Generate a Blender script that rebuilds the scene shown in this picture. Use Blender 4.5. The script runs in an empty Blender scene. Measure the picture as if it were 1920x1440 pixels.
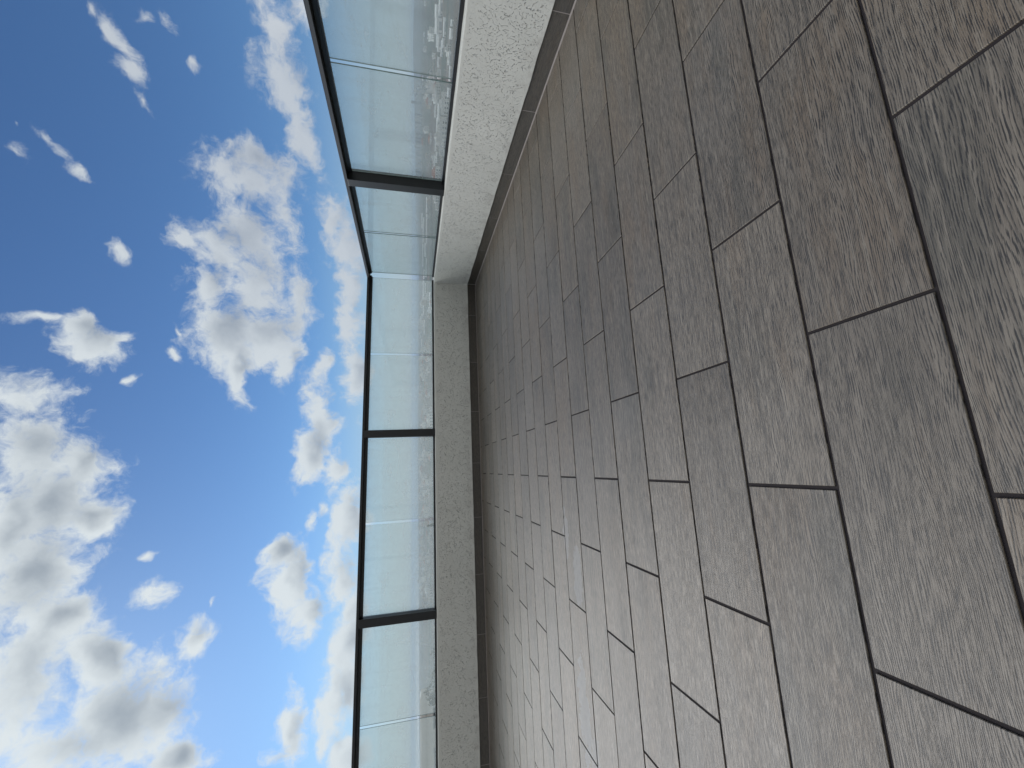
import bpy, bmesh, math, random
from mathutils import Vector, Matrix, Euler, noise as mnoise
random.seed(7)
SC = bpy.context.scene
COL = SC.collection
R = math.radians
U = 0.2                      # one tile row in metres

# ---------------------------------------------------------------- camera
YAW, PITCH, ROLL = R(11.66), R(13.608), R(0.07)
CAMH = 3.597 * U
fwd = Vector((math.sin(YAW) * math.cos(PITCH), math.cos(YAW) * math.cos(PITCH), -math.sin(PITCH)))
rt = Vector((math.cos(YAW), -math.sin(YAW), 0.0))
up = rt.cross(fwd)
r2 = rt * math.cos(ROLL) + up * math.sin(ROLL)
u2 = up * math.cos(ROLL) - rt * math.sin(ROLL)
cam_data = bpy.data.cameras.new("camera")
cam = bpy.data.objects.new("camera", cam_data)
COL.objects.link(cam)
SC.camera = cam
# the phone was held sideways: its right is the world's down
mw = Matrix((( -u2.x, r2.x, -fwd.x, 0.0), (-u2.y, r2.y, -fwd.y, 0.0), (-u2.z, r2.z, -fwd.z, CAMH), (0, 0, 0, 1)))
cam.matrix_world = mw
cam_data.sensor_fit = 'HORIZONTAL'
cam_data.sensor_width = 36.0
cam_data.lens = 765.6 / 1920.0 * 36.0
cam_data.clip_start = 0.02
cam_data.clip_end = 200000.0

# ---------------------------------------------------------------- light
SUN_AZ, SUN_EL = R(-33.0), R(37.0)
SUNV = Vector((math.sin(SUN_AZ) * math.cos(SUN_EL), math.cos(SUN_AZ) * math.cos(SUN_EL), math.sin(SUN_EL)))
sun_data = bpy.data.lights.new("sun", 'SUN')
sun_data.energy = 2.3
sun_data.angle = R(45)
sun_data.color = (1.0, 0.96, 0.9)
sun = bpy.data.objects.new("sun", sun_data)
COL.objects.link(sun)
sun.rotation_euler = SUNV.to_track_quat('Z', 'Y').to_euler()
sun.location = (0, 0, 30)
SC.view_settings.view_transform = 'Standard'
SC.view_settings.look = 'None'
SC.view_settings.exposure = 0.0
SC.view_settings.gamma = 1.0
SC.render.film_transparent = False
SC.cycles.max_bounces = 8
SC.cycles.transparent_max_bounces = 16
SC.cycles.volume_bounces = 1
SC.cycles.sample_clamp_indirect = 4.0

# cloud puffs in the sky: direction, orientation and angular half-sizes, thickness
PUFFS = [
(0.054,0.81,0.584,0.065,0.945,1.584,0.066,0.104,0.75),
(-0.038,0.829,0.557,0.124,0.975,1.766,0.073,0.083,0.8),
(-0.056,0.854,0.517,0.459,0.955,2.181,0.042,0.033,1),
(-0.136,0.814,0.565,0.177,0.959,1.952,0.063,0.092,0.9),
(-0.206,0.829,0.52,0.223,1.008,2.076,0.051,0.038,1),
(-0.262,0.799,0.542,0.247,0.978,2.183,0.065,0.09,0.8),
(-0.265,0.841,0.472,-0.779,0.845,0.953,0.032,0.058,1),
(-0.343,0.836,0.429,0.329,1.1,2.326,0.069,0.067,1),
(-0.354,0.852,0.387,0.36,1.145,2.357,0.042,0.043,1),
(-0.362,0.802,0.475,0.316,1.048,2.356,0.112,0.052,0.6),
(-0.419,0.835,0.358,0.417,1.169,2.485,0.042,0.03,1),
(0.028,0.842,0.539,0.087,0.999,1.641,0.037,0.053,0.8),
(0.261,0.79,0.555,0.77,0.687,2.244,0.027,0.027,0.9),
(0.267,0.766,0.585,0.116,0.942,1.379,0.03,0.012,0.8),
(0.225,0.808,0.544,0.613,0.843,2.055,0.042,0.033,1),
(0.244,0.821,0.516,-0.659,0.859,0.485,0.029,0.019,0.8),
(0.654,0.614,0.441,-0.757,0.918,-0.118,0.019,0.054,0.525),
(0.621,0.652,0.435,-0.745,0.937,-0.043,0.023,0.029,0.525),
(0.666,0.586,0.461,-0.706,0.92,-0.098,0.014,0.021,0.42),
(0.59,0.685,0.427,-0.854,0.864,-0.126,0.01,0.026,0.49),
(0.7,0.603,0.382,-0.733,1.031,-0.099,0.014,0.027,0.49),
(0.669,0.656,0.351,-0.393,1.181,0.354,0.013,0.012,0.64),
(0.691,0.598,0.406,-0.374,1.119,0.301,0.02,0.02,0.35),
(0.521,0.667,0.533,-0.796,0.706,-0.096,0.013,0.045,0.42),
(0.49,0.705,0.513,-0.785,0.76,-0.003,0.017,0.027,0.455),
(0.49,0.661,0.568,-0.721,0.713,0.001,0.024,0.029,0.42),
(0.527,0.644,0.555,-0.231,0.965,0.606,0.012,0.01,0.28),
(0.386,0.779,0.494,-0.821,0.76,0.11,0.018,0.02,0.8),
(0.182,0.85,0.494,-0.007,1.054,1.351,0.01,0.013,0.72),
(0.235,0.866,0.441,-0.042,1.114,1.259,0.013,0.013,0.8),
(0.275,0.861,0.427,-0.071,1.128,1.184,0.008,0.022,0.35),
(0.549,0.763,0.34,-0.307,1.206,0.62,0.042,0.046,0.85),
(0.593,0.752,0.287,-0.385,1.256,0.5,0.028,0.036,0.8),
(0.552,0.786,0.277,-0.358,1.271,0.585,0.068,0.067,0.8),
(0.52,0.818,0.246,-0.358,1.305,0.635,0.053,0.096,0.7),
(0.438,0.805,0.4,-0.196,1.151,0.858,0.022,0.038,0.8),
(0.433,0.828,0.356,0.321,1.186,1.433,0.062,0.051,0.9),
(0.387,0.865,0.319,-0.179,1.241,0.961,0.092,0.095,0.8),
(0.37,0.897,0.243,-0.2,1.321,0.973,0.042,0.106,0.7),
(0.271,0.893,0.359,-0.071,1.203,1.2,0.055,0.064,1),
(0.279,0.913,0.298,-0.086,1.267,1.184,0.067,0.061,0.95),
(0.199,0.915,0.351,-0.012,1.212,1.344,0.02,0.049,1),
(0.228,0.937,0.266,-0.039,1.301,1.292,0.022,0.034,0.9),
(0.345,0.857,0.383,-0.128,1.175,1.049,0.029,0.072,0.9),
(0.741,0.632,0.225,-0.601,1.294,0.087,0.032,0.055,0.85),
(0.694,0.687,0.216,-0.914,1.209,-0.165,0.046,0.066,0.8),
(0.643,0.739,0.199,-0.557,1.334,0.285,0.028,0.054,0.9),
(0.769,0.611,0.188,-0.703,1.321,-0.047,0.05,0.035,0.49),
(0.518,0.84,0.164,-0.487,1.384,0.524,0.033,0.066,0.9),
(0.485,0.864,0.135,-0.517,1.415,0.537,0.035,0.077,0.8),
(0.041,0.976,0.213,0.803,1.258,2.357,0.036,0.059,1),
(0.139,0.971,0.195,-0.728,1.307,0.683,0.032,0.089,0.85),
(0.244,0.951,0.19,-0.071,1.379,1.247,0.024,0.036,0.8),
(0.327,0.934,0.14,-0.242,1.426,0.989,0.029,0.054,0.85),
(0.224,0.966,0.13,-0.056,1.44,1.286,0.027,0.085,0.9),
(0.01,0.987,0.16,0.285,1.403,1.85,0.024,0.052,0.9),
(-0.104,0.985,0.14,0.49,1.412,2.172,0.032,0.088,0.9),
(-0.078,0.98,0.183,0.363,1.374,2.02,0.019,0.027,0.64),
(-0.207,0.968,0.144,0.602,1.395,2.391,0.035,0.071,0.95),
(-0.32,0.939,0.126,0.776,1.393,2.683,0.03,0.072,0.95),
(-0.157,0.952,0.263,0.903,1.132,2.685,0.028,0.045,1),
(-0.204,0.95,0.235,-0.617,1.278,1.144,0.034,0.076,1),
(-0.273,0.941,0.201,-0.252,1.362,1.596,0.026,0.046,1),
(-0.102,0.972,0.211,0.345,1.345,2.029,0.018,0.027,0.72),
(-0.269,0.889,0.37,0.831,0.991,2.783,0.029,0.028,0.95),
(-0.226,0.907,0.354,-0.638,1.114,1.124,0.01,0.026,0.35),
(-0.131,0.879,0.458,-0.595,0.985,1.037,0.017,0.011,0.72),
(-0.185,0.877,0.444,0.236,1.097,2.043,0.03,0.025,0.8),
(-0.431,0.877,0.212,0.165,1.354,2.197,0.024,0.065,0.95),
(-0.409,0.901,0.145,0.782,1.365,2.79,0.031,0.071,0.9),
(-0.266,0.955,0.13,0.711,1.398,2.561,0.031,0.058,0.95),
(-0.393,0.912,0.115,0.88,1.389,2.866,0.025,0.049,0.9),
(-0.453,0.878,0.157,0.777,1.349,2.837,0.021,0.029,0.8),
(-0.126,0.983,0.133,0.539,1.415,2.243,0.026,0.065,0.9),
(0.404,0.904,0.138,-0.379,1.422,0.768,0.024,0.058,0.8),
(0.47,0.826,0.312,-0.257,1.243,0.782,0.054,0.081,0.9),
(0.129,0.799,0.587,0.019,0.943,1.434,0.05,0.051,0.7),
(-0.065,0.805,0.589,0.134,0.934,1.817,0.032,0.125,0.8),
(-0.479,0.869,0.12,0.922,1.371,3.006,0.035,0.035,0.9),
(-0.454,0.861,0.231,0.6,1.288,2.675,0.032,0.021,0.8)]


class NT:
    """small helper for node trees"""
    def __init__(self, tree):
        self.t = tree
    def n(self, kind, **kw):
        nd = self.t.nodes.new(kind)
        for k, v in kw.items():
            setattr(nd, k, v)
        return nd
    def l(self, a, b):
        self.t.links.new(a, b)
    def put(self, sock, v):
        if isinstance(v, bpy.types.NodeSocket):
            self.t.links.new(v, sock)
        else:
            sock.default_value = v
    def m(self, op, a, b=None, c=None, clamp=False):
        nd = self.n('ShaderNodeMath', operation=op, use_clamp=clamp)
        self.put(nd.inputs[0], a)
        if b is not None: self.put(nd.inputs[1], b)
        if c is not None: self.put(nd.inputs[2], c)
        return nd.outputs[0]
    def vm(self, op, a, b=None, s=None):
        nd = self.n('ShaderNodeVectorMath', operation=op)
        self.put(nd.inputs[0], a)
        if b is not None: self.put(nd.inputs[1], b)
        if s is not None: self.put(nd.inputs['Scale'], s)
        return nd.outputs['Value'] if op in ('LENGTH', 'DOT_PRODUCT') else nd.outputs[0]
    def noise(self, vec, scale, detail=2.0, rough=0.5, dist=0.0, dims='3D', out=0):
        nd = self.n('ShaderNodeTexNoise', noise_dimensions=dims)
        self.put(nd.inputs['Vector'], vec)
        nd.inputs['Scale'].default_value = scale
        nd.inputs['Detail'].default_value = detail
        nd.inputs['Roughness'].default_value = rough
        nd.inputs['Distortion'].default_value = dist
        return nd.outputs[out]
    def ramp(self, v, a, b, lo=0.0, hi=1.0, smooth=True):
        nd = self.n('ShaderNodeMapRange', interpolation_type='SMOOTHSTEP' if smooth else 'LINEAR')
        self.put(nd.inputs['Value'], v)
        for k, x in (('From Min', a), ('From Max', b), ('To Min', lo), ('To Max', hi)):
            self.put(nd.inputs[k], x)
        return nd.outputs[0]
    def mix(self, f, a, b, blend='MIX'):
        nd = self.n('ShaderNodeMix', data_type='RGBA', blend_type=blend)
        self.put(nd.inputs[0], f)
        self.put(nd.inputs[6], a if isinstance(a, bpy.types.NodeSocket) else (*a, 1.0))
        self.put(nd.inputs[7], b if isinstance(b, bpy.types.NodeSocket) else (*b, 1.0))
        return nd.outputs[2]
    def comb(self, x, y, z):
        nd = self.n('ShaderNodeCombineXYZ')
        self.put(nd.inputs[0], x); self.put(nd.inputs[1], y); self.put(nd.inputs[2], z)
        return nd.outputs[0]
    def sep(self, v):
        nd = self.n('ShaderNodeSeparateXYZ')
        self.put(nd.inputs[0], v)
        return nd.outputs


def build_world():
    w = bpy.data.worlds.new("World")
    SC.world = w
    w.use_nodes = True
    t = w.node_tree
    t.nodes.clear()
    N = NT(t)
    # cloud thickness along a direction, as a node group
    g = bpy.data.node_groups.new("cloud_thickness", 'ShaderNodeTree')
    g.interface.new_socket('Vector', in_out='INPUT', socket_type='NodeSocketVector')
    g.interface.new_socket('Value', in_out='OUTPUT', socket_type='NodeSocketFloat')
    g.interface.new_socket('Core', in_out='OUTPUT', socket_type='NodeSocketFloat')
    G = NT(g)
    gi = G.n('NodeGroupInput'); go = G.n('NodeGroupOutput')
    d0 = gi.outputs[0]
    w1 = G.vm('SCALE', G.vm('SUBTRACT', G.noise(d0, 7.0, 3.0, 0.55, out=1), (0.5, 0.5, 0.5)), s=0.085)
    w2 = G.vm('SCALE', G.vm('SUBTRACT', G.noise(d0, 30.0, 2.0, 0.6, out=1), (0.5, 0.5, 0.5)), s=0.022)
    d = G.vm('ADD', d0, G.vm('ADD', w1, w2))
    cur = None
    dk = d
    for ip, (x, y, z, ex, ey, ez, ra, rb, wt) in enumerate(PUFFS):
        if ip and ip % 6 == 0:
            # chain the puffs in short batches (a negligible term keeps the evaluation sequential)
            dk = G.vm('ADD', d, G.comb(G.m('MULTIPLY', cur, 1e-7), 0.0, 0.0))
        mp = G.n('ShaderNodeMapping', vector_type='TEXTURE')
        G.l(dk, mp.inputs['Vector'])
        mp.inputs['Location'].default_value = (x, y, z)
        mp.inputs['Rotation'].default_value = (ex, ey, ez)
        mp.inputs['Scale'].default_value = (ra * 1.29, rb * 1.29, 0.8)
        ln = G.vm('LENGTH', mp.outputs[0])
        v = G.m('ADD', ln, (1.0 - wt) * 0.8)
        if cur is None:
            cur = v
        else:
            nd = G.n('ShaderNodeMath', operation='SMOOTH_MIN')
            G.l(cur, nd.inputs[0]); G.l(v, nd.inputs[1]); nd.inputs[2].default_value = 0.22
            cur = nd.outputs[0]
    # unseen sky behind the camera and overhead: near-overcast cloud added as neutral fill
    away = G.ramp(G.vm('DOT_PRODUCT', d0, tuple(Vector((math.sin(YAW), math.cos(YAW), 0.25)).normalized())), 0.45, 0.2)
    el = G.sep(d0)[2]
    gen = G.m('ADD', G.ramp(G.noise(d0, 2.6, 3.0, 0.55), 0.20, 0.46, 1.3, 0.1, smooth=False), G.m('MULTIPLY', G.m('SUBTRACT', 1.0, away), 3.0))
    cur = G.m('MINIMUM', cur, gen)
    fr = G.m('SUBTRACT', G.noise(d, 16.0, 8.0, 0.62), 0.5)
    fr3 = G.m('SUBTRACT', G.noise(d, 48.0, 5.0, 0.68), 0.5)
    fr2 = G.m('SUBTRACT', G.noise(d, 5.0, 2.0, 0.5), 0.5)
    dens = G.m('ADD', G.m('SUBTRACT', 1.0, cur), G.m('ADD', G.m('MULTIPLY_ADD', fr3, 0.95, G.m('MULTIPLY', fr, 1.75)), G.m('MULTIPLY', fr2, 0.5)))
    G.l(dens, go.inputs[0])
    soft = G.m('ADD', G.m('SUBTRACT', 1.0, cur), G.m('ADD', G.m('MULTIPLY', fr, 0.75), G.m('MULTIPLY', fr2, 0.7)))
    G.l(soft, go.inputs[1])

    dirv = N.n('ShaderNodeTexCoord').outputs['Generated']
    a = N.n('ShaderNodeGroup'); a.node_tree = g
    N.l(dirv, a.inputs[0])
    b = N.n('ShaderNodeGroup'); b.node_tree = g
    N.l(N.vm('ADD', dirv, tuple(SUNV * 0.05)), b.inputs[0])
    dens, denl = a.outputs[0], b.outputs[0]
    alpha = N.ramp(dens, -0.05, 0.66)
    sky = N.n('ShaderNodeTexSky', sky_type='NISHITA')
    sky.sun_disc = False
    sky.sun_elevation = SUN_EL
    sky.sun_rotation = SUN_AZ
    sky.altitude = 300.0
    sky.air_density = 1.0
    sky.dust_density = 0.7
    sky.ozone_density = 2.2
    # nearness to the sun brightens thin cloud, thick cloud turns grey away from its lit side
    cosun = N.vm('DOT_PRODUCT', dirv, tuple(SUNV))
    glow = N.ramp(cosun, 0.35, 1.0)
    shade = N.ramp(N.m('MULTIPLY_ADD', b.outputs[1], 0.7, N.m('MULTIPLY', a.outputs[1], 0.3)), 0.24, 1.08)
    lit = N.mix(glow, (5.3, 5.8, 6.4), (7.5, 8.1, 8.3))
    drk = N.mix(glow, (2.9, 3.4, 4.2), (3.3, 3.8, 4.3))
    back = N.ramp(cosun, 0.30, -0.05)          # clouds opposite the sun, lit full on and brightened as front wall fill
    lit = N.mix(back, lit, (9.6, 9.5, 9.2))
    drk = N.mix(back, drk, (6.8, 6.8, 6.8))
    ccol = N.mix(shade, lit, drk)
    hz = N.ramp(N.sep(dirv)[2], 0.0, 0.16, 0.55, 0.0)
    ccol = N.mix(hz, ccol, (4.9, 5.6, 6.4))
    skyc = N.mix(1.0, sky.outputs[0], (0.52, 0.76, 1.00), blend='MULTIPLY')
    veil = N.ramp(N.sep(dirv)[2], -0.02, 0.22, 0.85, 0.0)
    skyc = N.mix(veil, skyc, (4.5, 5.5, 6.3))
    colr = N.mix(N.m('MULTIPLY', alpha, 0.96), skyc, ccol)
    bg = N.n('ShaderNodeBackground')
    N.l(colr, bg.inputs['Color'])
    bg.inputs['Strength'].default_value = 0.1
    out = N.n('ShaderNodeOutputWorld')
    N.l(bg.outputs[0], out.inputs['Surface'])
    w.cycles.sampling_method = 'MANUAL'
    w.cycles.sample_map_resolution = 512


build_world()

# ---------------------------------------------------------------- materials
def new_mat(name):
    m = bpy.data.materials.new(name)
    m.use_nodes = True
    m.node_tree.nodes.clear()
    N = NT(m.node_tree)
    out = N.n('ShaderNodeOutputMaterial')
    return m, N, out


def principled(N, out, col, rough=0.5, metal=0.0, spec=0.5, normal=None):
    p = N.n('ShaderNodeBsdfPrincipled')
    N.put(p.inputs['Base Color'], col if isinstance(col, bpy.types.NodeSocket) else (*col, 1.0))
    N.put(p.inputs['Roughness'], rough)
    N.put(p.inputs['Metallic'], metal)
    N.put(p.inputs['Specular IOR Level'], spec)
    if normal is not None:
        N.l(normal, p.inputs['Normal'])
    N.l(p.outputs[0], out.inputs['Surface'])
    return p


def bump(N, h, strength, dist, normal=None):
    b = N.n('ShaderNodeBump')
    b.inputs['Strength'].default_value = strength
    b.inputs['Distance'].default_value = dist
    N.l(h, b.inputs['Height'])
    if normal is not None: N.l(normal, b.inputs['Normal'])
    return b.outputs[0]


def wood_tile_mat(name, dark=1.0):
    m, N, out = new_mat(name)
    uv = N.n('ShaderNodeUVMap', uv_map='grain').outputs[0]
    rnd = N.n('ShaderNodeAttribute', attribute_name='tone').outputs['Color']
    rs = N.sep(rnd)
    u, v, _ = N.sep(uv)
    # slow sideways drift of the grain
    drift = N.m('MULTIPLY', N.m('SUBTRACT', N.noise(N.comb(N.m('MULTIPLY', u, 4.0), N.m('MULTIPLY', v, 9.0), 0.0), 1.0, 2.0), 0.5), 0.022)
    v1 = N.m('ADD', v, drift)
    # long growth lines that bend around slow swells, broken up by fine pores
    swell = N.noise(N.comb(N.m('MULTIPLY', u, 2.2), N.m('MULTIPLY', v, 10.0), 5.0), 1.0, 2.0, 0.5)
    phase = N.m('ADD', N.m('MULTIPLY', v, 380.0), N.m('ADD', N.m('MULTIPLY', swell, 24.0), N.m('MULTIPLY', N.noise(N.comb(N.m('MULTIPLY', u, 12.0), N.m('MULTIPLY', v, 60.0), 1.0), 1.0, 2.0), 1.6)))
    ring = N.m('SINE', N.m('MULTIPLY', phase, 6.2832))
    pore = N.noise(N.comb(N.m('MULTIPLY', u, 26.0), N.m('MULTIPLY', v1, 430.0), 0.0), 1.0, 4.0, 0.66)
    fine = N.m('SUBTRACT', N.m('MULTIPLY_ADD', N.m('SUBTRACT', pore, 0.5), 0.9, 0.5), N.m('MULTIPLY', ring, 0.075))
    mid = N.noise(N.comb(N.m('MULTIPLY', u, 4.5), N.m('MULTIPLY', v1, 105.0), 3.0), 1.0, 4.0, 0.66)
    patch = N.noise(N.comb(N.m('MULTIPLY', u, 3.2), N.m('MULTIPLY', v1, 13.0), 7.0), 1.0, 2.0, 0.5)
    patch2 = N.noise(N.comb(N.m('MULTIPLY', u, 2.1), N.m('MULTIPLY', v1, 9.0), 17.0), 1.0, 2.0, 0.5)
    speck = N.noise(N.comb(N.m('MULTIPLY', u, 300.0), N.m('MULTIPLY', v1, 600.0), 0.0), 1.0, 1.0, 0.5)
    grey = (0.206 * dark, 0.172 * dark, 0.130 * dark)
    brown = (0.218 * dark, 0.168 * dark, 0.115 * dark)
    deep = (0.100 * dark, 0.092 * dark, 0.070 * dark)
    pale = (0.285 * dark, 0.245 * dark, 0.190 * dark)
    c = N.mix(N.ramp(N.m('ADD', patch, N.m('MULTIPLY', N.m('SUBTRACT', rs[0], 0.5), 0.25)), 0.46, 0.68, 0.0, 0.9), grey, brown)
    c = N.mix(N.ramp(N.m('ADD', patch2, N.m('MULTIPLY', N.m('SUBTRACT', rs[1], 0.5), 0.22)), 0.50, 0.72, 0.0, 0.6), c, deep)
    c = N.mix(N.ramp(mid, 0.46, 0.66, 0.0, 0.75), c, pale)
    c = N.mix(N.ramp(fine, 0.52, 0.39, 0.0, 0.92), c, (0.018 * dark, 0.016 * dark, 0.013 * dark))
    c = N.mix(N.ramp(mid, 0.46, 0.32, 0.0, 0.55), c, (0.05 * dark, 0.045 * dark, 0.036 * dark))
    c = N.mix(N.ramp(speck, 0.62, 0.8, 0.0, 0.3), c, (0.36 * dark, 0.35 * dark, 0.33 * dark))
    tone = N.m('MULTIPLY_ADD', rs[2], 0.22, 0.80)
    c = N.mix(1.0, c, N.comb(tone, tone, tone), blend='MULTIPLY')
    rough = N.m('MULTIPLY_ADD', mid, 0.15, 0.40)
    if name == 'wood_look_tile':
        # dried water film left on a few tiles
        pos = N.n('ShaderNodeNewGeometry').outputs['Position']
        wob = N.noise(pos, 13.0, 5.0, 0.68)
        tot = None
        for (cx, cy, ra, rb, k) in ((-1.06, 1.885, 0.20, 0.055, 0.30), (-0.49, 1.85, 0.14, 0.045, 0.22), (-1.25, 1.79, 0.16, 0.05, 0.2), (-0.33, 1.97, 0.09, 0.035, 0.2)):
            q = N.vm('MULTIPLY', N.vm('SUBTRACT', pos, (cx, cy, 0.0)), (1.0 / ra, 1.0 / rb, 0.0))
            e = N.m('ADD', N.vm('LENGTH', q), N.m('MULTIPLY', N.m('SUBTRACT', wob, 0.5), 3.2))
            f = N.ramp(e, 1.05, 0.9, 0.0, k)
            tot = f if tot is None else N.m('MAXIMUM', tot, f)
        c = N.mix(tot, c, (0.52, 0.55, 0.56))
        rough = N.m('ADD', rough, N.m('MULTIPLY', tot, 0.3))
        dust = N.noise(pos, 1.1, 5.0, 0.6)
        c = N.mix(N.ramp(dust, 0.45, 0.75, 0.0, 0.14), c, (0.30, 0.30, 0.29))
    hgt = N.m('ADD', N.m('MULTIPLY', N.ramp(fine, 0.3, 0.62), 0.75), N.m('MULTIPLY', mid, 0.6))
    nrm = bump(N, hgt, 0.45, 0.0010)
    principled(N, out, c, rough, 0.0, 0.75, nrm)
    return m


def grout_mat(name, col):
    m, N, out = new_mat(name)
    pos = N.n('ShaderNodeNewGeometry').outputs['Position']
    n1 = N.noise(pos, 14.0, 4.0, 0.6)
    n2 = N.noise(pos, 300.0, 2.0, 0.6)
    c = N.mix(n1, tuple(x * 0.75 for x in col), tuple(x * 1.3 for x in col))
    principled(N, out, c, 0.9, 0.0, 0.2, bump(N, n2, 0.4, 0.0008))
    return m


def stucco_mat():
    m, N, out = new_mat('scratched_stucco')
    pos = N.n('ShaderNodeTexCoord').outputs['Object']
    px, py, pz = N.sep(pos)
    warp = N.vm('SCALE', N.vm('SUBTRACT', N.noise(pos, 9.0, 2.0, 0.5, out=1), (0.5, 0.5, 0.5)), s=0.05)
    q = N.vm('ADD', N.comb(px, py, pz), warp)
    # worm shaped drag marks of the float
    qs = N.vm('MULTIPLY', q, (1.0, 1.0, 0.6))
    worm = N.m('ABSOLUTE', N.m('SUBTRACT', N.noise(qs, 48.0, 1.0, 0.4, 0.6), 0.5))
    gate = N.noise(q, 95.0, 1.0, 0.5)
    gate2 = N.noise(q, 7.0, 2.0, 0.5)
    mark = N.m('MULTIPLY', N.ramp(worm, 0.034, 0.0), N.ramp(gate, 0.46, 0.56))
    mark = N.m('MULTIPLY', mark, N.ramp(gate2, 0.30, 0.50, 0.25, 1.0))
    # both arrises and the last few centimetres are floated smooth
    smooth = N.m('MULTIPLY', N.ramp(pz, 0.475, 0.455), N.ramp(pz, 0.105, 0.13))
    mark = N.m('MULTIPLY', mark, smooth)
    fine = N.noise(pos, 320.0, 3.0, 0.6)
    big = N.noise(pos, 3.5, 5.0, 0.62)
    stain = N.noise(N.vm('MULTIPLY', pos, (2.0, 2.0, 0.8)), 3.0, 5.0, 0.65)
    c = N.mix(big, (0.56, 0.56, 0.51), (0.66, 0.655, 0.60))
    c = N.mix(N.ramp(stain, 0.55, 0.78, 0.0, 0.28), c, (0.42, 0.41, 0.38))
    low = N.m('MULTIPLY', N.ramp(pz, 0.22, 0.11), N.ramp(N.noise(pos, 14.0, 4.0, 0.65), 0.42, 0.7))
    c = N.mix(N.m('MULTIPLY', low, 0.45), c, (0.36, 0.34, 0.31))
    c = N.mix(N.m('MULTIPLY', mark, 0.6), c, (0.30, 0.31, 0.30))
    h = N.m('ADD', N.m('MULTIPLY', mark, -1.0), N.m('ADD', N.m('MULTIPLY', fine, 0.12), N.m('MULTIPLY', gate, 0.25)))
    principled(N, out, c, 0.85, 0.0, 0.25, bump(N, h, 1.0, 0.0045))
    return m


def metal_mat():
    m, N, out = new_mat('black_powder_coat')
    pos = N.n('ShaderNodeTexCoord').outputs['Object']
    n1 = N.noise(pos, 900.0, 1.0, 0.5)
    n2 = N.noise(pos, 6.0, 4.0, 0.6)
    c = N.mix(N.ramp(n2, 0.5, 0.8, 0.0, 0.5), (0.005, 0.006, 0.007), (0.014, 0.016, 0.019))
    principled(N, out, c, N.m('MULTIPLY_ADD', n2, 0.2, 0.32), 0.0, 0.5, bump(N, n1, 0.15, 0.0003))
    return m


def glass_mat():
    m, N, out = new_mat('dusty_glass')
    pos = N.n('ShaderNodeTexCoord').outputs['Object']
    px, py, pz = N.sep(pos)
    cloudy = N.noise(pos, 4.0, 5.0, 0.6, 0.4)
    streak = N.noise(N.vm('MULTIPLY', pos, (14.0, 14.0, 1.6)), 1.0, 4.0, 0.6, 0.8)
    wipe = N.noise(N.vm('MULTIPLY', pos, (2.0, 2.0, 7.0)), 1.6, 5.0, 0.7, 1.5)
    spot = N.ramp(N.noise(pos, 70.0, 2.0, 0.6), 0.71, 0.75)
    dirt = N.m('ADD', 0.155, N.m('MULTIPLY', N.ramp(cloudy, 0.35, 0.7), 0.05))
    dirt = N.m('ADD', dirt, N.m('MULTIPLY', N.ramp(streak, 0.45, 0.75), 0.05))
    dirt = N.m('ADD', dirt, N.m('MULTIPLY', N.ramp(wipe, 0.52, 0.66), 0.06))
    dirt = N.m('ADD', dirt, N.m('MULTIPLY', N.ramp(pz, 0.56, 0.52), 0.06))
    tr = N.n('ShaderNodeBsdfTransparent'); tr.inputs[0].default_value = (0.92, 0.945, 0.935, 1)
    gl = N.n('ShaderNodeBsdfGlossy'); gl.inputs['Roughness'].default_value = 0.02
    gl.inputs['Color'].default_value = (0.9, 0.95, 0.95, 1)
    tl = N.n('ShaderNodeBsdfTranslucent'); tl.inputs[0].default_value = (0.86, 0.92, 0.90, 1)
    df = N.n('ShaderNodeBsdfDiffuse'); df.inputs[0].default_value = (0.62, 0.64, 0.62, 1)
    fr = N.n('ShaderNodeFresnel')
    bf = N.n('ShaderNodeNewGeometry').outputs['Backfacing']
    N.put(fr.inputs['IOR'], N.m('MULTIPLY_ADD', bf, 1.0 / 1.38 - 1.38, 1.38))   # same weak reflection on both faces
    ds = N.n('ShaderNodeMixShader'); ds.inputs[0].default_value = 0.42
    N.l(tl.outputs[0], ds.inputs[1]); N.l(df.outputs[0], ds.inputs[2])
    a = N.n('ShaderNodeMixShader'); N.l(dirt, a.inputs[0]); N.l(tr.outputs[0], a.inputs[1]); N.l(ds.outputs[0], a.inputs[2])
    b = N.n('ShaderNodeMixShader'); N.l(fr.outputs[0], b.inputs[0]); N.l(a.outputs[0], b.inputs[1]); N.l(gl.outputs[0], b.inputs[2])
    sp = N.n('ShaderNodeMixShader'); N.l(N.m('MULTIPLY', spot, 0.15), sp.inputs[0]); N.l(b.outputs[0], sp.inputs[1]); N.l(df.outputs[0], sp.inputs[2])
    N.l(sp.outputs[0], out.inputs['Surface'])
    return m


def plain_mat(name, c1, c2, scale=4.0, rough=0.7, metal=0.0, bumpd=0.0, spec=0.4):
    m, N, out = new_mat(name)
    pos = N.n('ShaderNodeTexCoord').outputs['Object']
    n1 = N.noise(pos, scale, 4.0, 0.6)
    nr = bump(N, n1, 0.4, bumpd) if bumpd else None
    principled(N, out, N.mix(N.ramp(n1, 0.3, 0.7), c1, c2), rough, metal, spec, nr)
    return m


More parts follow.
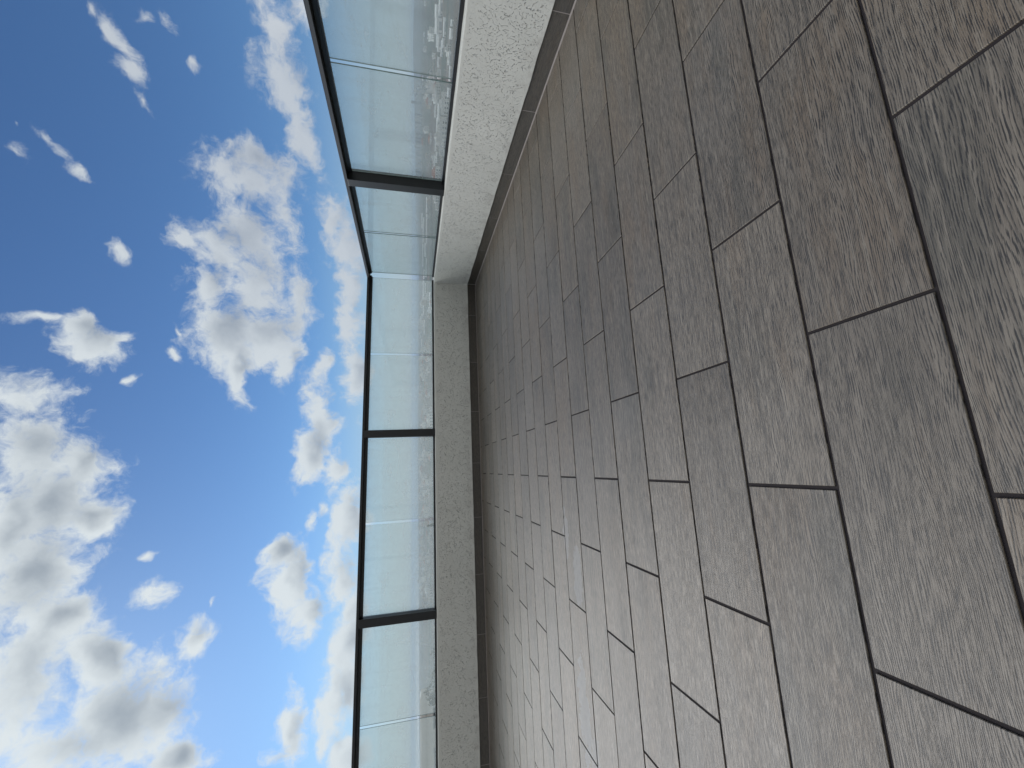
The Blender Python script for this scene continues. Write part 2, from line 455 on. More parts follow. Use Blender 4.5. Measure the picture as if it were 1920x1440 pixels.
M_TILE = wood_tile_mat('wood_look_tile')
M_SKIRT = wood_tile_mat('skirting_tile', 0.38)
M_GROUT = grout_mat('dark_grout', (0.034, 0.029, 0.029))
M_BEAD = grout_mat('pale_grout', (0.30, 0.27, 0.25))
M_STUCCO = stucco_mat()
M_METAL = metal_mat()
M_GLASS = glass_mat()
M_EDGE = plain_mat('green_glass_edge', (0.16, 0.24, 0.23), (0.24, 0.33, 0.31), 30, 0.2)
M_GASKET = plain_mat('rubber_gasket', (0.012, 0.012, 0.013), (0.02, 0.02, 0.02), 30, 0.6)
M_COPE = plain_mat('cement_cap', (0.50, 0.50, 0.48), (0.62, 0.61, 0.58), 20, 0.85, 0, 0.001)
M_HOUSE = plain_mat('house_render', (0.76, 0.74, 0.69), (0.82, 0.80, 0.76), 3, 0.9)


# ---------------------------------------------------------------- object helpers
def link(name, me, mats, parent=None, loc=(0, 0, 0)):
    o = bpy.data.objects.new(name, me)
    COL.objects.link(o)
    if not isinstance(mats, (list, tuple)): mats = [mats]
    for mt in mats: me.materials.append(mt)
    o.location = loc
    if parent is not None: o.parent = parent
    return o


def tag(o, label=None, cat=None, group=None, kind=None):
    if label: o['label'] = label
    if cat: o['category'] = cat
    if group: o['group'] = group
    if kind: o['kind'] = kind
    return o


def empty(name, loc=(0, 0, 0)):
    o = bpy.data.objects.new(name, None)
    o.empty_display_size = 0.1
    COL.objects.link(o)
    o.location = loc
    return o


class MB:
    def __init__(self):
        self.v = []; self.f = []; self.mi = []
    def box(self, x0, x1, y0, y1, z0, z1, fn=None, mi=0, bev=0.0, edge_mi=None):
        b = len(self.v)
        pts = [(x0, y0, z0), (x1, y0, z0), (x1, y1, z0), (x0, y1, z0), (x0, y0, z1), (x1, y0, z1), (x1, y1, z1), (x0, y1, z1)]
        self.v += [tuple(fn(*p)) if fn else p for p in pts]
        for i, q in enumerate(((0, 3, 2, 1), (4, 5, 6, 7), (0, 1, 5, 4), (1, 2, 6, 5), (2, 3, 7, 6), (3, 0, 4, 7))):
            self.f.append([b + k for k in q])
            self.mi.append(mi if (edge_mi is None or i in (2, 4)) else edge_mi)
    def prism(self, prof, s0, s1, fn):
        """profile [(d, z)] swept from s0 to s1"""
        b = len(self.v); n = len(prof)
        for s in (s0, s1):
            for d, z in prof: self.v.append(tuple(fn(s, d, z)))
        for i in range(n):
            j = (i + 1) % n
            self.f.append([b + i, b + j, b + n + j, b + n + i]); self.mi.append(0)
        self.f.append([b + i for i in range(n)][::-1]); self.mi.append(0)
        self.f.append([b + n + i for i in range(n)]); self.mi.append(0)
    def mesh(self, name, bevel=0.0):
        me = bpy.data.meshes.new(name)
        me.from_pydata(self.v, [], self.f)
        me.polygons.foreach_set('material_index', self.mi)
        bm = bmesh.new(); bm.from_mesh(me)
        bmesh.ops.recalc_face_normals(bm, faces=bm.faces)
        if bevel:
            bmesh.ops.bevel(bm, geom=list(bm.edges), offset=bevel, segments=2, affect='EDGES', profile=0.6)
        bm.to_mesh(me); bm.free()
        return me
    def build(self, name, mats, parent=None, bevel=0.0):
        return link(name, self.mesh(name, bevel), mats, parent)


# ---------------------------------------------------------------- terrace floor
def tile_mesh(name, tiles, z, axis_fn=None, gap=0.0033, ch=0.0008, th=0.0045):
    """tiles: (x0, x1, y0, y1) rectangles; each gets a chamfered top and its own grain"""
    V = []; F = []; UV = []; TN = []
    for (x0, x1, y0, y1) in tiles:
        jt = lambda: gap + random.uniform(-0.0006, 0.0005)
        x0 += jt(); x1 -= jt(); y0 += jt(); y1 -= jt()
        ou, ov = random.uniform(0, 40), random.uniform(0, 40)
        tn = (random.random(), random.random(), random.random())
        dz = random.uniform(-0.0004, 0.0004)
        fl = -1 if random.random() < 0.5 else 1
        b = len(V)
        rings = [(0.0, -th), (0.0, -ch), (ch, 0.0)]
        for ins, zz in rings:
            for (x, y) in ((x0 + ins, y0 + ins), (x1 - ins, y0 + ins), (x1 - ins, y1 - ins), (x0 + ins, y1 - ins)):
                V.append((x, y, z + zz + dz))
        qs = [[b + 8, b + 9, b + 10, b + 11]]
        for r in range(2):
            for i in range(4):
                j = (i + 1) % 4
                qs.append([b + 4 * r + i, b + 4 * r + j, b + 4 * r + 4 + j, b + 4 * r + 4 + i])
        for q in qs:
            F.append(q)
            for k in q:
                UV.append((V[k][0] * fl + ou, V[k][1] + ov)); TN.append(tn)
    if axis_fn: V = [axis_fn(*p) for p in V]
    me = bpy.data.meshes.new(name)
    me.from_pydata(V, [], F)
    uvl = me.uv_layers.new(name='grain')
    uvl.data.foreach_set('uv', [c for p in UV for c in p])
    ca = me.color_attributes.new('tone', 'FLOAT_COLOR', 'CORNER')
    ca.data.foreach_set('color', [c for p in TN for c in (*p, 1.0)])
    return me


XR0, XRS = 10.158, 0.0235          # right hand skirting line, in tile rows
LT = 2.827
tiles = []
for k in range(-9, 21):
    y0, y1 = 1.924 + k, 2.924 + k
    x = (-0.323 if k % 2 else 1.088) - 14 * LT
    while x < 11.2:
        x1 = x + LT
        if x1 > -34:
            tiles.append((x * U, min(x1, 11.3) * U, y0 * U, y1 * U))
        x = x1
floor = link('floor', tile_mesh('floor', tiles, 0.0), M_TILE)
tag(floor, kind='structure')
gb = MB(); gb.box(-34 * U, 11.3 * U, -7.2 * U, 23.0 * U, -0.2, -0.0030)
grout = gb.build('floor_grout', M_GROUT)
tag(grout, kind='structure')

# ---------------------------------------------------------------- parapets and railings
YF = 22.47                           # front skirting plane
ST = 0.06                            # render stands this far proud of the skirting (rows)
XC = XR0 + XRS * 22.41 - ST          # inner corner of the rendered faces
YC = YF - ST
ANG = math.atan(XRS)


def front(s, d, z):
    """s along the wall from the corner, d outward, z up - all in rows"""
    zz = z + 0.0062 * s * max(0.0, (z - 2.6) / 3.4)
    return ((XC - s) * U, (YC + d) * U, zz * U)


def right(s, d, z):
    zz = z - 0.0085 * s * max(0.0, (z - 2.6) / 3.4)
    cs, sn = math.cos(ANG), math.sin(ANG)
    x = XC - s * sn + d * cs
    y = YC - s * cs - d * sn
    return (x * U, y * U, zz * U)


WT = 2.44                            # height of the render
SK = 0.48                            # height of the skirting
def wobble(me, amp, seed):
    for v in me.vertices:
        n = mnoise.noise(Vector((v.co.x * 3 + seed, v.co.y * 3, v.co.z * 5)))
        v.co.z += n * amp


def wall(fn, length, far, name, label):
    root = empty(name, fn(length * 0.5, 0.6, 0.0))
    inv = Matrix.Translation(-root.location)
    tag(root, label, 'parapet wall')
    # rendered body: gridded so that the floated edges can run slightly uneven
    V = []; F = []
    prof = [(1.1, -16.0), (0.075, -16.0), (0.075, SK + 0.01), (0.012, SK), (0.0, SK + 0.012), (0.0, 1.0), (0.0, 1.7), (0.0, WT - 0.03), (0.012, WT - 0.008), (0.035, WT), (1.07, WT), (1.1, WT - 0.03)]
    nseg = int((length + far) / 0.35)
    n = len(prof)
    for i in range(nseg + 1):
        s = -far + (length + far) * i / nseg
        for j, (d, z) in enumerate(prof):
            dd = d
            if j in (3, 4):
                z += 0.022 * mnoise.noise(Vector((s * 1.3, 4.0, 0))) + 0.012 * mnoise.noise(Vector((s * 5.0, 9.0, 0)))
            if 5 <= j <= 9:
                dd += 0.015 * mnoise.noise(Vector((s * 0.8, j * 1.0, 2)))
            if j in (7, 8, 9):
                z += 0.010 * mnoise.noise(Vector((s * 2.0, 14.0, 0)))
            V.append(Vector(fn(s, dd, z)))
    for i in range(nseg):
        for j in range(n):
            k = (j + 1) % n
            F.append([i * n + j, i * n + k, (i + 1) * n + k, (i + 1) * n + j])
    F.append([j for j in range(n)]); F.append([nseg * n + j for j in range(n)][::-1])
    me = bpy.data.meshes.new('rendered_face')
    me.from_pydata([inv @ v for v in V], [], F)
    bm = bmesh.new(); bm.from_mesh(me); bmesh.ops.recalc_face_normals(bm, faces=bm.faces); bm.to_mesh(me); bm.free()
    body = link('rendered_face', me, M_STUCCO, root)
    # skirting of cut floor tiles
    st = []
    s = -0.2 if fn is right else 0.55
    if fn is right: first = 1.21
    else: first = 1.9
    edges = [-0.05]
    e = first
    while e < length:
        edges.append(e); e += LT
    edges.append(length)
    for a, b in zip(edges[:-1], edges[1:]):
        st.append((a * U, b * U, 0.02 * U, SK * U))
    def sk(x, y, z):
        return inv @ Vector(fn(x / U, ST - z / U, y / U))
    me = tile_mesh('skirting', st, 0.0, sk, gap=0.0015, ch=0.001, th=0.006)
    bm = bmesh.new(); bm.from_mesh(me); bmesh.ops.recalc_face_normals(bm, faces=bm.faces); bm.to_mesh(me); bm.free()
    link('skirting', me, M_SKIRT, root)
    g = MB()
    g.prism([(ST + 0.005, -0.02), (ST + 0.005, SK - 0.01), (ST + 0.014, SK - 0.01), (ST + 0.014, -0.02)], -0.05, length, lambda s, d, z: inv @ Vector(fn(s, d, z)))
    if fn is right: g.prism([(ST - 0.035, 0.001), (ST - 0.028, 0.012), (ST + 0.004, 0.024), (ST + 0.004, 0.001)], -0.05, length, lambda s, d, z: inv @ Vector(fn(s, d, z)))
    g.build('skirting_grout', M_BEAD, root)
    return root


wall(front, 46, 0.0, 'parapet_wall', 'rendered parapet wall in shade running straight across the far end of the terrace')
wall(right, 28, 1.1, 'parapet_wall', 'brightly lit rendered parapet wall running along the side of the terrace towards the camera')

CH0, CH1 = 0.33, 0.47                # glazing channel, distance outward
GP = 0.39                            # glass centre
ZB = 5.85                            # rail underside
ZT = 6.115


def railing(fn, length, posts, joints, s_end, label, clear0):
    root = empty('glass_railing', fn(length * 0.5, GP, WT))
    inv = Matrix.Translation(-root.location)
    f2 = lambda s, d, z: inv @ Vector(fn(s, d, z))
    tag(root, label, 'railing')
    # handrail: flat cap overhanging a narrower glazing channel
    h = MB()
    z1 = ZT; z0 = ZT - 0.115
    h.prism([(0.06, z0), (0.06, z1 - 0.02), (0.08, z1), (0.62, z1), (0.64, z1 - 0.02), (0.64, z0)], -s_end, length, f2)
    h.build('handrail', M_METAL, root, 0.0)
    c = MB()
    c.prism([(CH0 - 0.02, ZB + 0.045), (CH0 - 0.02, z0 - 0.001), (CH1 + 0.03, z0 - 0.001), (CH1 + 0.03, ZB + 0.045)], -s_end * 0.6, length, f2)
    c.prism([(CH0 + 0.005, ZB), (CH0 + 0.005, ZB + 0.044), (CH1 - 0.01, ZB + 0.044), (CH1 - 0.01, ZB)], -s_end * 0.5, length, f2)
    c.build('upper_channel', M_METAL, root)
    b = MB()
    b.prism([(CH0, WT + 0.002), (CH0, WT + 0.10), (CH1, WT + 0.10), (CH1, WT + 0.002)], -s_end * 0.5, length, f2)
    b.build('bottom_channel', M_METAL, root)
    for p in posts:
        m = MB()
        m.box(p - 0.195, p + 0.195, 0.035, 0.50, WT + 0.004, z0 - 0.002, f2)
        m.build('post', M_METAL, root, 0.003)
    cuts = sorted([(p - 0.235, p + 0.235) for p in posts] + [(j - 0.062, j + 0.062) for j in joints])
    a = clear0
    spans = []
    for c0, c1 in cuts:
        if c0 > a: spans.append((a, c0))
        a = c1
    spans.append((a, length))
    for s0, s1 in spans:
        m = MB()
        m.box(s0, s1, GP - 0.02, GP + 0.02, WT + 0.06, ZB + 0.02, f2, 0, 0, 1)
        m.build('glass_pane', [M_GLASS, M_EDGE], root)
    return root


fp = [XC - 1.97, XC + 7.05, XC + 16.1, XC + 25.1, XC + 34.1]
fj = [XC - 6.38, XC + 2.54, XC + 11.55, XC + 20.6, XC + 29.6]
railing(front, 46, fp, fj, 0.62, 'black framed glass railing standing on the far shaded parapet', -0.28)
rp = [YC - 14.17, YC - 5.2, YC + 3.8]
rj = [YC - 18.10, YC - 9.64, YC - 0.7]
railing(right, 28, rp, rj, 0.0, 'black framed glass railing standing on the bright side parapet', 0.06)

# ---------------------------------------------------------------- the house behind the camera
hb = empty('house', (-2.0, -1.75, 0))
tag(hb, 'plain rendered house wall with sliding door at the back of the terrace', 'house')
m = MB()
m.box(-4.9, -1.2, 0.0, 0.25, -3.2, 2.75); m.box(1.2, 4.2, 0.0, 0.25, -3.2, 2.75); m.box(-1.2, 1.2, 0.0, 0.25, 2.2, 2.75); m.box(-1.2, 1.2, 0.0, 0.25, -3.2, 0.0)
m.build('wall', M_HOUSE, hb)
m = MB(); m.box(-5.0, 4.3, -0.1, 0.7, 2.752, 2.95); m.build('roof', M_HOUSE, hb)
m = MB()
for x in (-1.19, -0.03, 1.13): m.box(x, x + 0.06, 0.05, 0.12, 0.01, 2.19)
m.box(-1.12, 1.12, 0.052, 0.118, 0.012, 0.07); m.box(-1.12, 1.12, 0.052, 0.118, 2.13, 2.188)
m.build('sliding_door', M_METAL, hb)

# ---------------------------------------------------------------- land, sea, air
ZL = -80.0                            # town level below the terrace


def land_z(x, y):
    r = math.hypot(x, y)
    az = math.degrees(math.atan2(x, y))
    t = min(1.0, max(0.0, (r - 70.0) / 850.0)); t = t * t * (3 - 2 * t)
    z = -9.0 + (ZL + 9.0) * t
    k = min(1.0, max(0.0, (r - 300.0) / 1500.0))
    z += k * 7.0 * mnoise.noise(Vector((x / 900.0, y / 900.0, 0.3)))
    # far ridge on the right
    e = min(1.0, max(0.0, (az - 33.0) / 16.0)) * (1.0 if az < 150 else 0.0)
    ridge = math.exp(-((r - 9500.0) / 1500.0) ** 2)
    z += e * ridge * (84.0 + 26.0 * mnoise.noise(Vector((az / 5.0, 1.7, 0))) + 8.0 * mnoise.noise(Vector((az / 1.3, 5.7, 0))))
    # the coast: land dips below the sea in front and to the left
    c = min(1.0, max(0.0, (r - (6800.0 + 500.0 * mnoise.noise(Vector((az / 7.0, 3.3, 0))))) / 500.0)) * min(1.0, max(0.0, (34.0 - az) / 6.0))
    return z - 12.0 * c


def ground_mat():
    m, N, out = new_mat('dry_country')
    pos = N.n('ShaderNodeNewGeometry').outputs['Position']
    big = N.noise(pos, 0.0016, 5.0, 0.6)
    med = N.noise(pos, 0.006, 5.0, 0.6, 0.5)
    fine = N.noise(pos, 0.035, 4.0, 0.65)
    c = N.mix(N.ramp(big, 0.40, 0.60), (0.16, 0.13, 0.11), (0.07, 0.095, 0.065))
    c = N.mix(N.ramp(med, 0.52, 0.62), c, (0.25, 0.20, 0.165))
    c = N.mix(N.ramp(med, 0.44, 0.34), c, (0.085, 0.12, 0.07))
    c = N.mix(N.ramp(fine, 0.58, 0.70, 0.0, 0.7), c, (0.42, 0.38, 0.34))
    c = N.mix(N.ramp(fine, 0.42, 0.30, 0.0, 0.6), c, (0.05, 0.065, 0.045))
    principled(N, out, c, 0.95, 0.0, 0.1)
    return m


M_GROUND = ground_mat()
V = []; F = []
radii = [14.0]
while radii[-1] < 30000.0: radii.append(radii[-1] * 1.06)
na = 220
for r in radii:
    for i in range(na):
        a = 2 * math.pi * i / na
        x, y = r * math.sin(a), r * math.cos(a)
        V.append((x, y, land_z(x, y)))
for j in range(len(radii) - 1):
    for i in range(na):
        k = (i + 1) % na
        F.append([j * na + i, (j + 1) * na + i, (j + 1) * na + k, j * na + k])
V.append((0, 0, -9.0)); c = len(V) - 1
for i in range(na): F.append([c, i, (i + 1) % na])
me = bpy.data.meshes.new('ground'); me.from_pydata(V, [], F)
for p in me.polygons: p.use_smooth = True
tag(link('ground', me, M_GROUND), kind='structure')

mt, N, out = new_mat('sea_water')
pos = N.n('ShaderNodeNewGeometry').outputs['Position']
principled(N, out, N.mix(N.noise(pos, 0.0008, 3.0), (0.03, 0.07, 0.10), (0.05, 0.10, 0.13)), 0.35, 0.0, 0.5, bump(N, N.noise(pos, 0.05, 3.0), 0.3, 1.0))
me = bpy.data.meshes.new('sea')
V = []; n = 96
for r in (5600.0, 90000.0):
    for i in range(n):
        a = R(-120 + 165 * i / (n - 1)); V.append((r * math.sin(a), r * math.cos(a), ZL - 7.0))
me.from_pydata(V, [], [[i, n + i, n + i + 1, i + 1] for i in range(n - 1)])
tag(link('sea', me, mt), kind='structure')

# haze
mt, N, out = new_mat('hazy_air')
pv = N.n('ShaderNodeVolumePrincipled')
pv.inputs['Color'].default_value = (0.72, 0.87, 1.0, 1)
pv.inputs['Density'].default_value = 0.00011
pv.inputs['Anisotropy'].default_value = 0.2
N.l(pv.outputs[0], out.inputs['Volume'])
hz = MB(); hz.box(-95000, 95000, -95000, 95000, -125.0, 42.0)
tag(hz.build('haze', mt), kind='stuff')

# ---------------------------------------------------------------- the town far below
M_PALE = plain_mat('pale_render', (0.62, 0.60, 0.56), (0.74, 0.73, 0.70), 0.2)
M_WHITE = plain_mat('white_sheet', (0.84, 0.84, 0.80), (0.90, 0.90, 0.87), 0.1)
M_TAN = plain_mat('tan_render', (0.44, 0.37, 0.30), (0.55, 0.47, 0.39), 0.2)
M_GREY = plain_mat('grey_render', (0.33, 0.34, 0.35), (0.42, 0.43, 0.44), 0.2)
M_ROOF = plain_mat('red_roof', (0.30, 0.13, 0.08), (0.38, 0.18, 0.11), 0.5)
M_WIN = plain_mat('dark_window', (0.03, 0.04, 0.05), (0.05, 0.06, 0.07), 1.0, 0.2)


def px_dir(x, y):
    a = (720.0 - y) / 765.6; b = (960.0 - x) / 765.6
    d = fwd + r2 * a + u2 * b
    return d.normalized()


def bearing(x, y):
    d = px_dir(x, y)
    return math.atan2(d.x, d.y), math.asin(d.z)


def house_mesh(kind):
    m = MB()
    if kind == 0:       # flat roofed block with stair head
        m.box(-1, 1, -.7, .7, -.6, 1.0); m.box(-1.03, 1.03, -.73, -.68, 1.0, 1.12); m.box(-1.03, 1.03, .68, .73, 1.0, 1.12)
        m.box(-1.03, -.98, -.68, .68, 1.0, 1.12); m.box(.98, 1.03, -.68, .68, 1.0, 1.12); m.box(-.3, .25, -.3, .3, 1.0, 1.45)
    elif kind == 1:     # L shaped block
        m.box(-1, .2, -.8, .8, -.6, 1.0); m.box(.201, 1.1, -.8, .1, -.6, .72); m.box(-.7, -.2, -.2, .4, 1.0, 1.3)
    else:               # hipped roof
        m.box(-1, 1, -.7, .7, -.6, .75)
        b = len(m.v)
        m.v += [(-1.1, -.8, .75), (1.1, -.8, .75), (1.1, .8, .75), (-1.1, .8, .75), (-.4, 0, 1.25), (.4, 0, 1.25)]
        for q in ((0, 1, 5, 4), (1, 2, 5), (2, 3, 4, 5), (3, 0, 4), (3, 2, 1, 0)):
            m.f.append([b + k for k in q]); m.mi.append(1)
    for s in (-1, 1):   # window openings as thin dark insets on the long faces
        for i in range(4):
            for j in range(2):
                x = -0.78 + i * 0.36 if kind == 1 else -0.85 + i * 0.5
                if kind == 1 and i > 2: continue
                yy = 0.81 if kind == 1 else 0.71
                m.box(x, x + .2, s * yy - .01, s * yy + .01, .05 + j * .36, .25 + j * .36, None, 2)
    return m.mesh('far_house')


HM = {}
for kind in (0, 1, 2):
    for nm, mt in (('pale', M_PALE), ('white', M_WHITE), ('tan', M_TAN)):
        me = house_mesh(kind)
        for q in (mt, M_ROOF, M_WIN): me.materials.append(q)
        HM[(kind, nm)] = me


def place(me, name, x, y, sx, sy, sz, rot, label, cat, group, z=None):
    o = bpy.data.objects.new(name, me)
    COL.objects.link(o)
    o.location = (x, y, land_z(x, y) if z is None else z)
    o.scale = (sx, sy, sz)
    o.rotation_euler = (0, 0, rot)
    return tag(o, label, cat, group)


random.seed(11)
ORD = ['first', 'second', 'third', 'fourth', 'fifth', 'sixth', 'seventh', 'eighth', 'ninth', 'tenth']


def pane(y):
    for lim, t in ((140, 'side pane nearest the camera'), (340, 'side pane before the black post'), (452, 'side pane after the black post'), (526, 'side pane at the corner'),
                   (661, 'front pane at the corner'), (813, 'second front pane from the corner'), (980, 'third front pane from the corner'), (1168, 'fourth front pane from the corner'), (1372, 'fifth front pane from the corner')):
        if y < lim: return t
    return 'last front pane'


shape = {0: 'flat roofed block', 1: 'L shaped block', 2: 'red roofed house'}
cnt = 0
for i in range(230):
    yy = random.uniform(545, 1160) if i < 185 else random.uniform(60, 380)
    xx = random.triangular(786, 813, 793) if i < 185 else random.triangular(790, 850, 800)
    az, el = bearing(xx, yy)
    dist = min(6600.0, -ZL / math.tan(-el))
    kind = random.choice((0, 0, 1, 1, 2))
    nm = random.choice(('pale', 'pale', 'white', 'tan'))
    s = random.uniform(0.8, 1.8) * (6.5 + dist * 0.0022)
    place(HM[(kind, nm)], 'town_house', dist * math.sin(az), dist * math.cos(az), s * random.uniform(0.9, 1.6), s, s * random.uniform(0.7, 1.3), random.uniform(0, 3.1), 'small %s %s seen through the %s' % (nm, shape[kind], pane(yy)), 'house', 'houses of the hazy town')

# tall blocks along the skyline on the right
def tower_mesh():
    m = MB()
    m.box(-1, 1, -.8, .8, -.2, 1.0); m.box(-.35, .35, -.3, .3, 1.0, 1.05); m.box(-1.06, -1.0, -.3, .3, .0, .97); m.box(1.0, 1.06, -.3, .3, .0, .97)
    for j in range(12):
        for s in (-1, 1):
            m.box(-.85, .85, s * .81 - .012, s * .81 + .012, .05 + j * .078, .085 + j * .078, None, 1)
    return m.mesh('far_tower')


TW = {}
for nm, mt in (('pale', M_PALE), ('grey', M_GREY)):
    me = tower_mesh(); me.materials.append(mt); me.materials.append(M_WIN); TW[nm] = me
for it, (yy, top, wpx, nm) in enumerate([(191, 771.5, 5, 'grey'), (170, 778, 3, 'pale'), (161, 779, 3, 'pale'), (177, 779.5, 2, 'grey')] + \
        [(214 + i * 5.1 + random.uniform(-1.5, 1.5), random.uniform(776.5, 781), random.uniform(2, 3.6), random.choice(('pale', 'pale', 'grey'))) for i in range(22)]):
    az, el = bearing(top, yy)
    dist = random.uniform(4300, 5200)
    x, y = dist * math.sin(az), dist * math.cos(az)
    base = land_z(x, y)
    ztop = CAMH + dist * math.tan(el)
    w = wpx / 765.6 * dist * 0.35
    lab = 'tall dark grey tower block standing above the distant skyline' if top < 772 else ('slender %s tower block, %s in the skyline row counted from the black post' % (nm, (ORD + ['eleventh', 'twelfth', 'thirteenth', 'fourteenth', 'fifteenth', 'sixteenth', 'seventeenth', 'eighteenth', 'nineteenth', 'twentieth', 'twenty-first', 'twenty-second'])[25 - it]) if it > 3 else 'slender %s tower block, %s beyond the tall dark one towards the camera' % (nm, ORD[max(0, it - 1)]))
    place(TW[nm], 'tower_block', x, y, w, w * 0.8, max(20.0, ztop - base), -az + random.uniform(-.3, .3), lab, 'tower', None if top < 772 else 'tower blocks on the skyline', base)

# long white sheds, each at its own bearing and size
def shed_mesh():
    m = MB()
    m.box(-1, 1, -1, 1, -.3, .72)
    b = len(m.v)
    m.v += [(-1.01, -1.05, .72), (1.01, -1.05, .72), (1.01, 1.05, .72), (-1.01, 1.05, .72), (-1.01, 0, 1.0), (1.01, 0, 1.0)]
    for q in ((0, 1, 5, 4), (1, 2, 5), (2, 3, 4, 5), (3, 0, 4), (3, 2, 1, 0)):
        m.f.append([b + k for k in q]); m.mi.append(0)
    for i in range(2): m.box(-.9 + i * 1.5, -.74 + i * .31, -1.012, -.995, .0, .4, None, 1)
    me = m.mesh('white_shed'); me.materials.append(M_WHITE); me.materials.append(M_GREY)
    return me


SH = shed_mesh()
sheds = [(824, 10, 35, 5), (827.5, 0, 30, 3), (825, 35, 66, 6), (821, 60, 90, 2), (824.5, 66, 98, 3), (829, 76, 107, 2), (834, 33, 70, 2.2), (848, 37, 50, 2.5), (848, 54, 75, 4), (823, 107, 128, 2), (831.5, 72, 90, 2), (843, 96, 123, 2.6), (844, 124, 153, 2), (821, 153, 180, 2.5), (842, 165, 183, 2.6), (796, 60, 70, 1), (797.5, 2, 12, 1), (855, 68, 85, 1.5),
         (822, 181, 196, 2), (817, 198, 221, 2), (825, 196, 227, 4), (820.5, 222, 255, 2.5), (817, 256, 284, 2), (818.5, 285, 306, 2), (815, 292, 315, 2), (812, 315, 333, 2.2), (816.5, 312, 334, 2.6), (826.5, 232, 246, 1.6), (836, 233, 240, 1), (835.5, 245, 253, 1), (825.5, 321, 327, 1), (824.8, 329, 336, 1),
         (801.5, 370, 399, 2), (801, 401, 457, 1.6), (791.5, 400, 429, 1.5), (795, 408, 455, 2), (793, 458, 500, 1.4), (798.5, 456, 482, 2.4), (795.5, 505, 523, 1.8), (799.5, 484, 520, 1.2), (794.5, 527, 560, 2.2), (798, 531, 551, 1.4), (794.5, 562, 590, 1.6), (806, 548, 577, 2.4), (796.5, 600, 627, 1.6), (790.5, 636, 650, 1.1)]
for (x, ya, yb, w) in sheds:
    yc = (ya + yb) / 2
    az, el = bearing(x + w / 2, yc)
    dist = -ZL / math.tan(-el)
    a0, _ = bearing(x, ya); a1, _ = bearing(x, yb)
    half = abs(a0 - a1) * dist / 2
    hgt = w / 765.6 * dist * 1.25 * (1 + ((yc - 720) / 765.6) ** 2) ** 0.5
    px, py = dist * math.sin(az), dist * math.cos(az)
    size = 'broad' if w > 2.9 else 'low'
    ln = 'long' if yb - ya > 28 else ('short' if yb - ya > 14 else 'tiny')
    place(SH, 'white_shed', px, py, half, min(half, 9), max(4, hgt), -az, '%s %s white shed on the plain seen through the %s' % (size, ln, pane(yc)), 'shed', '%s white sheds on the plain' % size)

# ---------------------------------------------------------------- neighbours on the left
def leaf_mat(name, c1, c2):
    m, N, out = new_mat(name)
    rnd = N.n('ShaderNodeObjectInfo').outputs['Random']
    pos = N.n('ShaderNodeTexCoord').outputs['Object']
    n = N.noise(pos, 1.3, 3.0)
    principled(N, out, N.mix(N.ramp(n, 0.35, 0.65), c1, c2), 0.6, 0.0, 0.3)
    return m


M_LEAF = leaf_mat('olive_leaves', (0.045, 0.065, 0.035), (0.10, 0.12, 0.07))
M_BARK = plain_mat('bark', (0.10, 0.08, 0.06), (0.16, 0.13, 0.10), 6, 0.9, 0, 0.01)


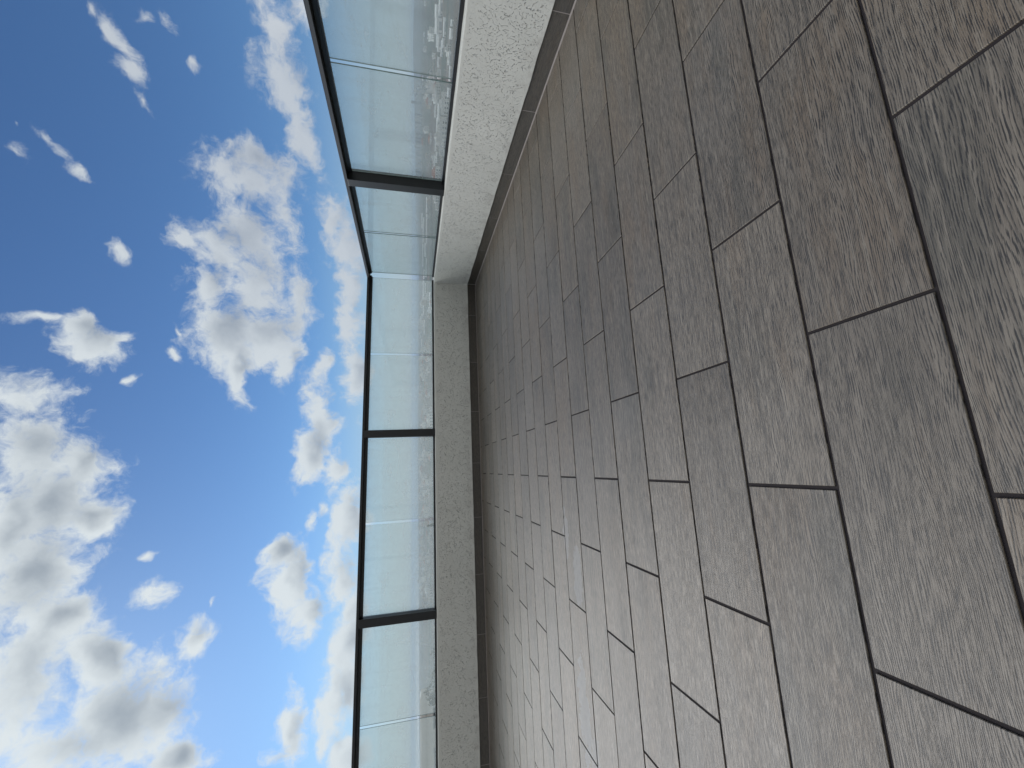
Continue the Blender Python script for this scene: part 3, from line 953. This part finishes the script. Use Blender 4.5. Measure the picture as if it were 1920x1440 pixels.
def tree(x, y, ztop, width, label, tall=False):
    base = land_z(x, y)
    H = ztop - base
    t = empty('cypress_tree' if tall else 'broadleaf_tree', (x, y, base))
    tag(t, label, 'tree')
    tr = MB(); rad = 0.022 * H + 0.05
    prev = (0, 0)
    for k in range(6):
        a, b = k / 6 * H * 0.62, (k + 1) / 6 * H * 0.62
        ra, rb = rad * (1 - k / 7.5), rad * (1 - (k + 1) / 7.5)
        off = (prev[0] + random.uniform(-.08, .08), prev[1] + random.uniform(-.08, .08))
        bi = len(tr.v)
        for (cx, cy), rr, zz in ((prev, ra, a), (off, rb, b)):
            for q in range(7):
                an = q * 2 * math.pi / 7
                tr.v.append((cx + rr * math.cos(an), cy + rr * math.sin(an), zz))
        for q in range(7):
            p2 = (q + 1) % 7
            tr.f.append([bi + q, bi + p2, bi + 7 + p2, bi + 7 + q]); tr.mi.append(0)
        prev = off
    for k in range(6):
        an = k * 1.1; z0 = H * (0.35 + 0.04 * k)
        ex, ey, ez = width * 0.3 * math.cos(an), width * 0.3 * math.sin(an), z0 + H * 0.22
        bi = len(tr.v)
        for q in range(4):
            aq = q * math.pi / 2
            tr.v.append((rad * .4 * math.cos(aq), rad * .4 * math.sin(aq), z0)); 
        for q in range(4):
            aq = q * math.pi / 2
            tr.v.append((ex + rad * .15 * math.cos(aq), ey + rad * .15 * math.sin(aq), ez))
        for q in range(4):
            p2 = (q + 1) % 4
            tr.f.append([bi + q, bi + p2, bi + 4 + p2, bi + 4 + q]); tr.mi.append(0)
    link('trunk', tr.mesh('trunk'), M_BARK, t)
    cr = MB()
    clumps = []
    for k in range(26 if not tall else 18):
        if tall:
            f = (k + 0.5) / 18
            clumps.append((random.uniform(-.1, .1), random.uniform(-.1, .1), H * (0.2 + 0.78 * f), width * 0.5 * (1.02 - f) + 0.1))
        else:
            an = random.uniform(0, 6.28); rr = width * 0.36 * math.sqrt(random.random()); zz = random.uniform(0.5, 0.93)
            clumps.append((rr * math.cos(an), rr * math.sin(an), H * zz - rr * 0.25, width * random.uniform(0.10, 0.19)))
    for (cx, cy, cz, cr_) in clumps:
        for q in range(150):
            v = Vector((random.gauss(0, 1), random.gauss(0, 1), random.gauss(0, 1))).normalized() * cr_ * random.uniform(0.5, 1.05)
            p = Vector((cx, cy, cz)) + v
            if p.z > H: p.z = H - random.random() * 0.1
            s = random.uniform(0.05, 0.11)
            e = Euler((random.uniform(0, 6), random.uniform(0, 6), random.uniform(0, 6))).to_matrix()
            bi = len(cr.v)
            for c0 in ((-s, 0, 0), (0, -s * .5, 0), (s, 0, 0), (0, s * .5, 0)):
                cr.v.append(tuple(p + e @ Vector(c0)))
            cr.f.append([bi, bi + 1, bi + 2, bi + 3]); cr.mi.append(0)
    me = bpy.data.meshes.new('crown'); me.from_pydata(cr.v, [], cr.f)
    link('crown', me, M_LEAF, t)
    return t


random.seed(5)
def at(px, py, dist):
    d = px_dir(px, py); k = dist / math.hypot(d.x, d.y)
    return d.x * k, d.y * k, CAMH + d.z * k
for (px, py, dist, w, lab, tall) in (
        (787.5, 1312, 36, 3.0, 'tallest broadleaf tree beside the pale neighbouring house', False),
        (793, 1285, 39, 2.8, 'broadleaf tree just right of the tallest one by the neighbouring house', False),
        (799, 1243, 42, 3.2, 'broadleaf tree in the middle of the row behind the glass', False),
        (806, 1195, 46, 3.0, 'lowest broadleaf tree at the right end of the row', False),
        (803.5, 963, 60, 1.9, 'dark broad treetop peeping over the parapet beside the pane gap', False),
        (799, 985, 62, 1.7, 'narrow pointed cypress top peeping over the parapet', True)):
    x, y, z = at(px, py, dist)
    tree(x, y, z, w, lab, tall)

# the pale house at the left end
x, y, z = at(790.5, 1400, 44)
nh = empty('neighbour_house', (x, y, land_z(x, y)))
H = z - land_z(x, y)
nh.rotation_euler = (0, 0, R(28))
tag(nh, 'pale grey flat roofed house whose roofline shows through the last pane', 'house')
m = MB(); m.box(-5.2, 3.6, 0, 8, -1, H - 0.35); m.build('wall', M_PALE, nh)
m = MB(); m.box(-5.3, 3.7, -0.1, 0.15, H - 0.35, H); m.box(-5.3, 3.7, 7.85, 8.1, H - 0.35, H); m.box(-5.3, -5.05, 0.151, 7.849, H - 0.35, H); m.box(3.45, 3.7, 0.151, 7.849, H - 0.35, H); m.build('roof_parapet', M_PALE, nh)
for i in range(3):
    w = MB(); x0 = -4.2 + i * 2.6
    w.box(x0 - .08, x0 + 1.38, -.06, -.003, H - 2.3, H - 2.22); w.box(x0 - .08, x0 + 1.38, -.06, -.003, H - 1.0, H - .92); w.box(x0 - .08, x0, -.06, -.003, H - 2.22, H - 1.0); w.box(x0 + 1.3, x0 + 1.38, -.06, -.003, H - 2.22, H - 1.0)
    wo = w.build('window', M_GREY, nh)
    g = MB(); g.box(x0, x0 + 1.3, -.03, -.004, H - 2.22, H - 1.0); g.build('pane', M_WIN, wo)
